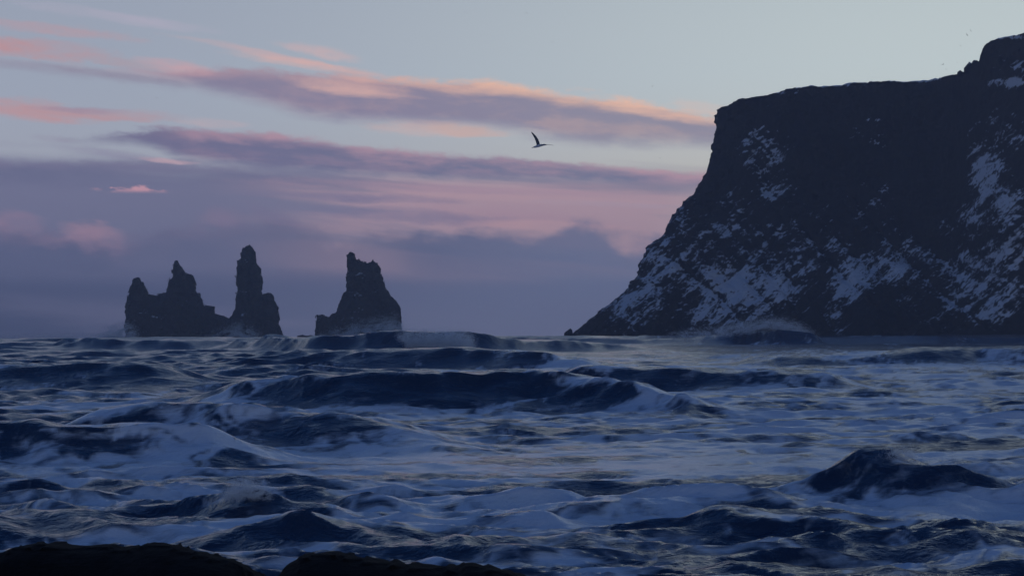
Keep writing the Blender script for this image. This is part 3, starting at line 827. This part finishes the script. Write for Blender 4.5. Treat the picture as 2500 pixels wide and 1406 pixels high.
# body: head end at the left, turned partly away
ax = [bx(1301, 359.5, .12), bx(1304, 359, .1), bx(1309, 357.8, .05), bx(1315, 356.4, 0), bx(1321, 355.2, -.05), bx(1326, 355, -.1), bx(1329, 355.3, -.13)]
rad = [.012, .035, .055, .064, .056, .036, .012]
U_, V_ = (0, 1, 0), (0, 0, 1)
obj('body', loft([(c, U_, V_, r * 1.05, r) for c, r in zip(ax, rad)]), M_WHITE, gull)
obj('tail', loft([(bx(1305, 358.8, .1), U_, V_, .045, .02), (bx(1301, 360, .14), U_, V_, .065, .012), (bx(1298, 360.6, .18), U_, V_, .075, .004)]), M_GREY, gull)
hd = obj('head', loft([(bx(1325, 355, -.1), U_, V_, .03, .03), (bx(1328, 354.4, -.13), U_, V_, .042, .04), (bx(1330.5, 354.8, -.16), U_, V_, .032, .03), (bx(1332, 355.2, -.18), U_, V_, .012, .012)]), M_WHITE, gull)
obj('beak', loft([(bx(1331.6, 355.2, -.18), U_, V_, .012, .012), (bx(1333.6, 355.8, -.21), U_, V_, .008, .009), (bx(1335, 356.6, -.22), U_, V_, .002, .003)]), M_BEAK, hd)
obj('wing', wing([bx(1316, 354, .0), bx(1315, 347, .12), bx(1312, 339, .22), bx(1307, 331, .27), bx(1302, 325, .3), bx(1297.5, 320.5, .32)], (-.8, .5, -.2), [.17, .165, .15, .12, .08, .02], .012), M_GREY, gull)
obj('wing', wing([bx(1319, 355, -.05), bx(1327, 354.3, -.2), bx(1334, 355, -.36), bx(1341, 356.2, -.5), bx(1347, 357.6, -.6), bx(1352, 359, -.66)], (.25, .97, .05), [.17, .16, .15, .12, .08, .02], .014), M_GREY, gull)


def far_bird(px, py, span, bank, label):
    Y = 900.0; span *= 1.6
    o = P(px, py, Y); e = obj('seabird', None, None, label=label, cat='bird', group='distant seabirds', loc=o)
    e.rotation_euler = (0, bank, random.uniform(-.6, .6))
    s = span / 2
    obj('body', loft([((0, -.5 * s, 0), (1, 0, 0), (0, 0, 1), .02 * s, .02 * s), ((0, -.2 * s, 0), (1, 0, 0), (0, 0, 1), .13 * s, .13 * s), ((0, .25 * s, 0), (1, 0, 0), (0, 0, 1), .12 * s, .11 * s), ((0, .6 * s, 0), (1, 0, 0), (0, 0, 1), .05 * s, .02 * s)]), M_GREY, e)
    for sg in (-1, 1):
        obj('wing', wing([(sg * .08 * s, 0, 0), (sg * .45 * s, -.08 * s, .2 * s), (sg * .8 * s, .05 * s, .18 * s), (sg * s, .2 * s, .1 * s)], (0, 1, 0), [.34 * s, .3 * s, .2 * s, .04 * s], .03 * s), M_GREY, e)


for px, py, sp_, bk, lb in [
    (1136, 32, .75, .2, 'speck of a bird near the top edge, left of the highest pair'), (1286, 33, 1.0, -.1, 'dark speck of a bird near the top edge, above the middle of the sky'),
    (1348, 104, .8, .3, 'distant bird in clear sky high above the big gull'), (1593, 211, .9, -.2, 'distant bird above the end of the upper cloud, left of the cliff top'),
    (383, 240, .9, .1, 'distant bird in the gap left of the upper cloud band'), (346, 241, .6, .2, 'faint speck of a bird just left of the bird in the left cloud gap'),
    (1611, 386, .6, .4, 'faint bird in the pale gap between cloud bands near the cliff'),
    (2370, 76, 1.0, 1.0, 'upper bird of the pair left of the highest cliff top'), (2361, 86, .95, .9, 'lower bird of the pair left of the highest cliff top'),
    (2345, 113, .75, .5, 'bird below the pair, left of the high cliff step'), (2302, 158, 1.2, -.4, 'larger gliding bird over the snowy plateau edge'),
    (2310, 170, .8, .6, 'bird just above the snowy plateau, below the gliding one'), (2338, 153, .6, .2, 'faint bird close to the skyline boulders')]:
    far_bird(px, py, sp_, bk, lb)

# ------------------------------------------------------------------ sea air
hz = bpy.data.materials.new('haze'); hz.use_nodes = True; hn = NB(hz.node_tree); hz.node_tree.nodes.clear()
pv = hn.node('ShaderNodeVolumePrincipled'); pv.inputs['Color'].default_value = (.80, .86, 1.0, 1); pv.inputs['Density'].default_value = 1.4e-4; pv.inputs['Anisotropy'].default_value = .3
ho = hn.node('ShaderNodeOutputMaterial'); hz.node_tree.links.new(pv.outputs[0], ho.inputs['Volume'])
bxv = [(x, y, z) for x in (-2600, 2600) for y in (-200, 4800) for z in (-12, 225)]
me = bpy.data.meshes.new('haze'); me.from_pydata(bxv, [], [(0, 1, 3, 2), (4, 6, 7, 5), (0, 4, 5, 1), (2, 3, 7, 6), (0, 2, 6, 4), (1, 5, 7, 3)])
obj('haze', me, hz, label='thin blue sea haze over the water', kind='stuff')
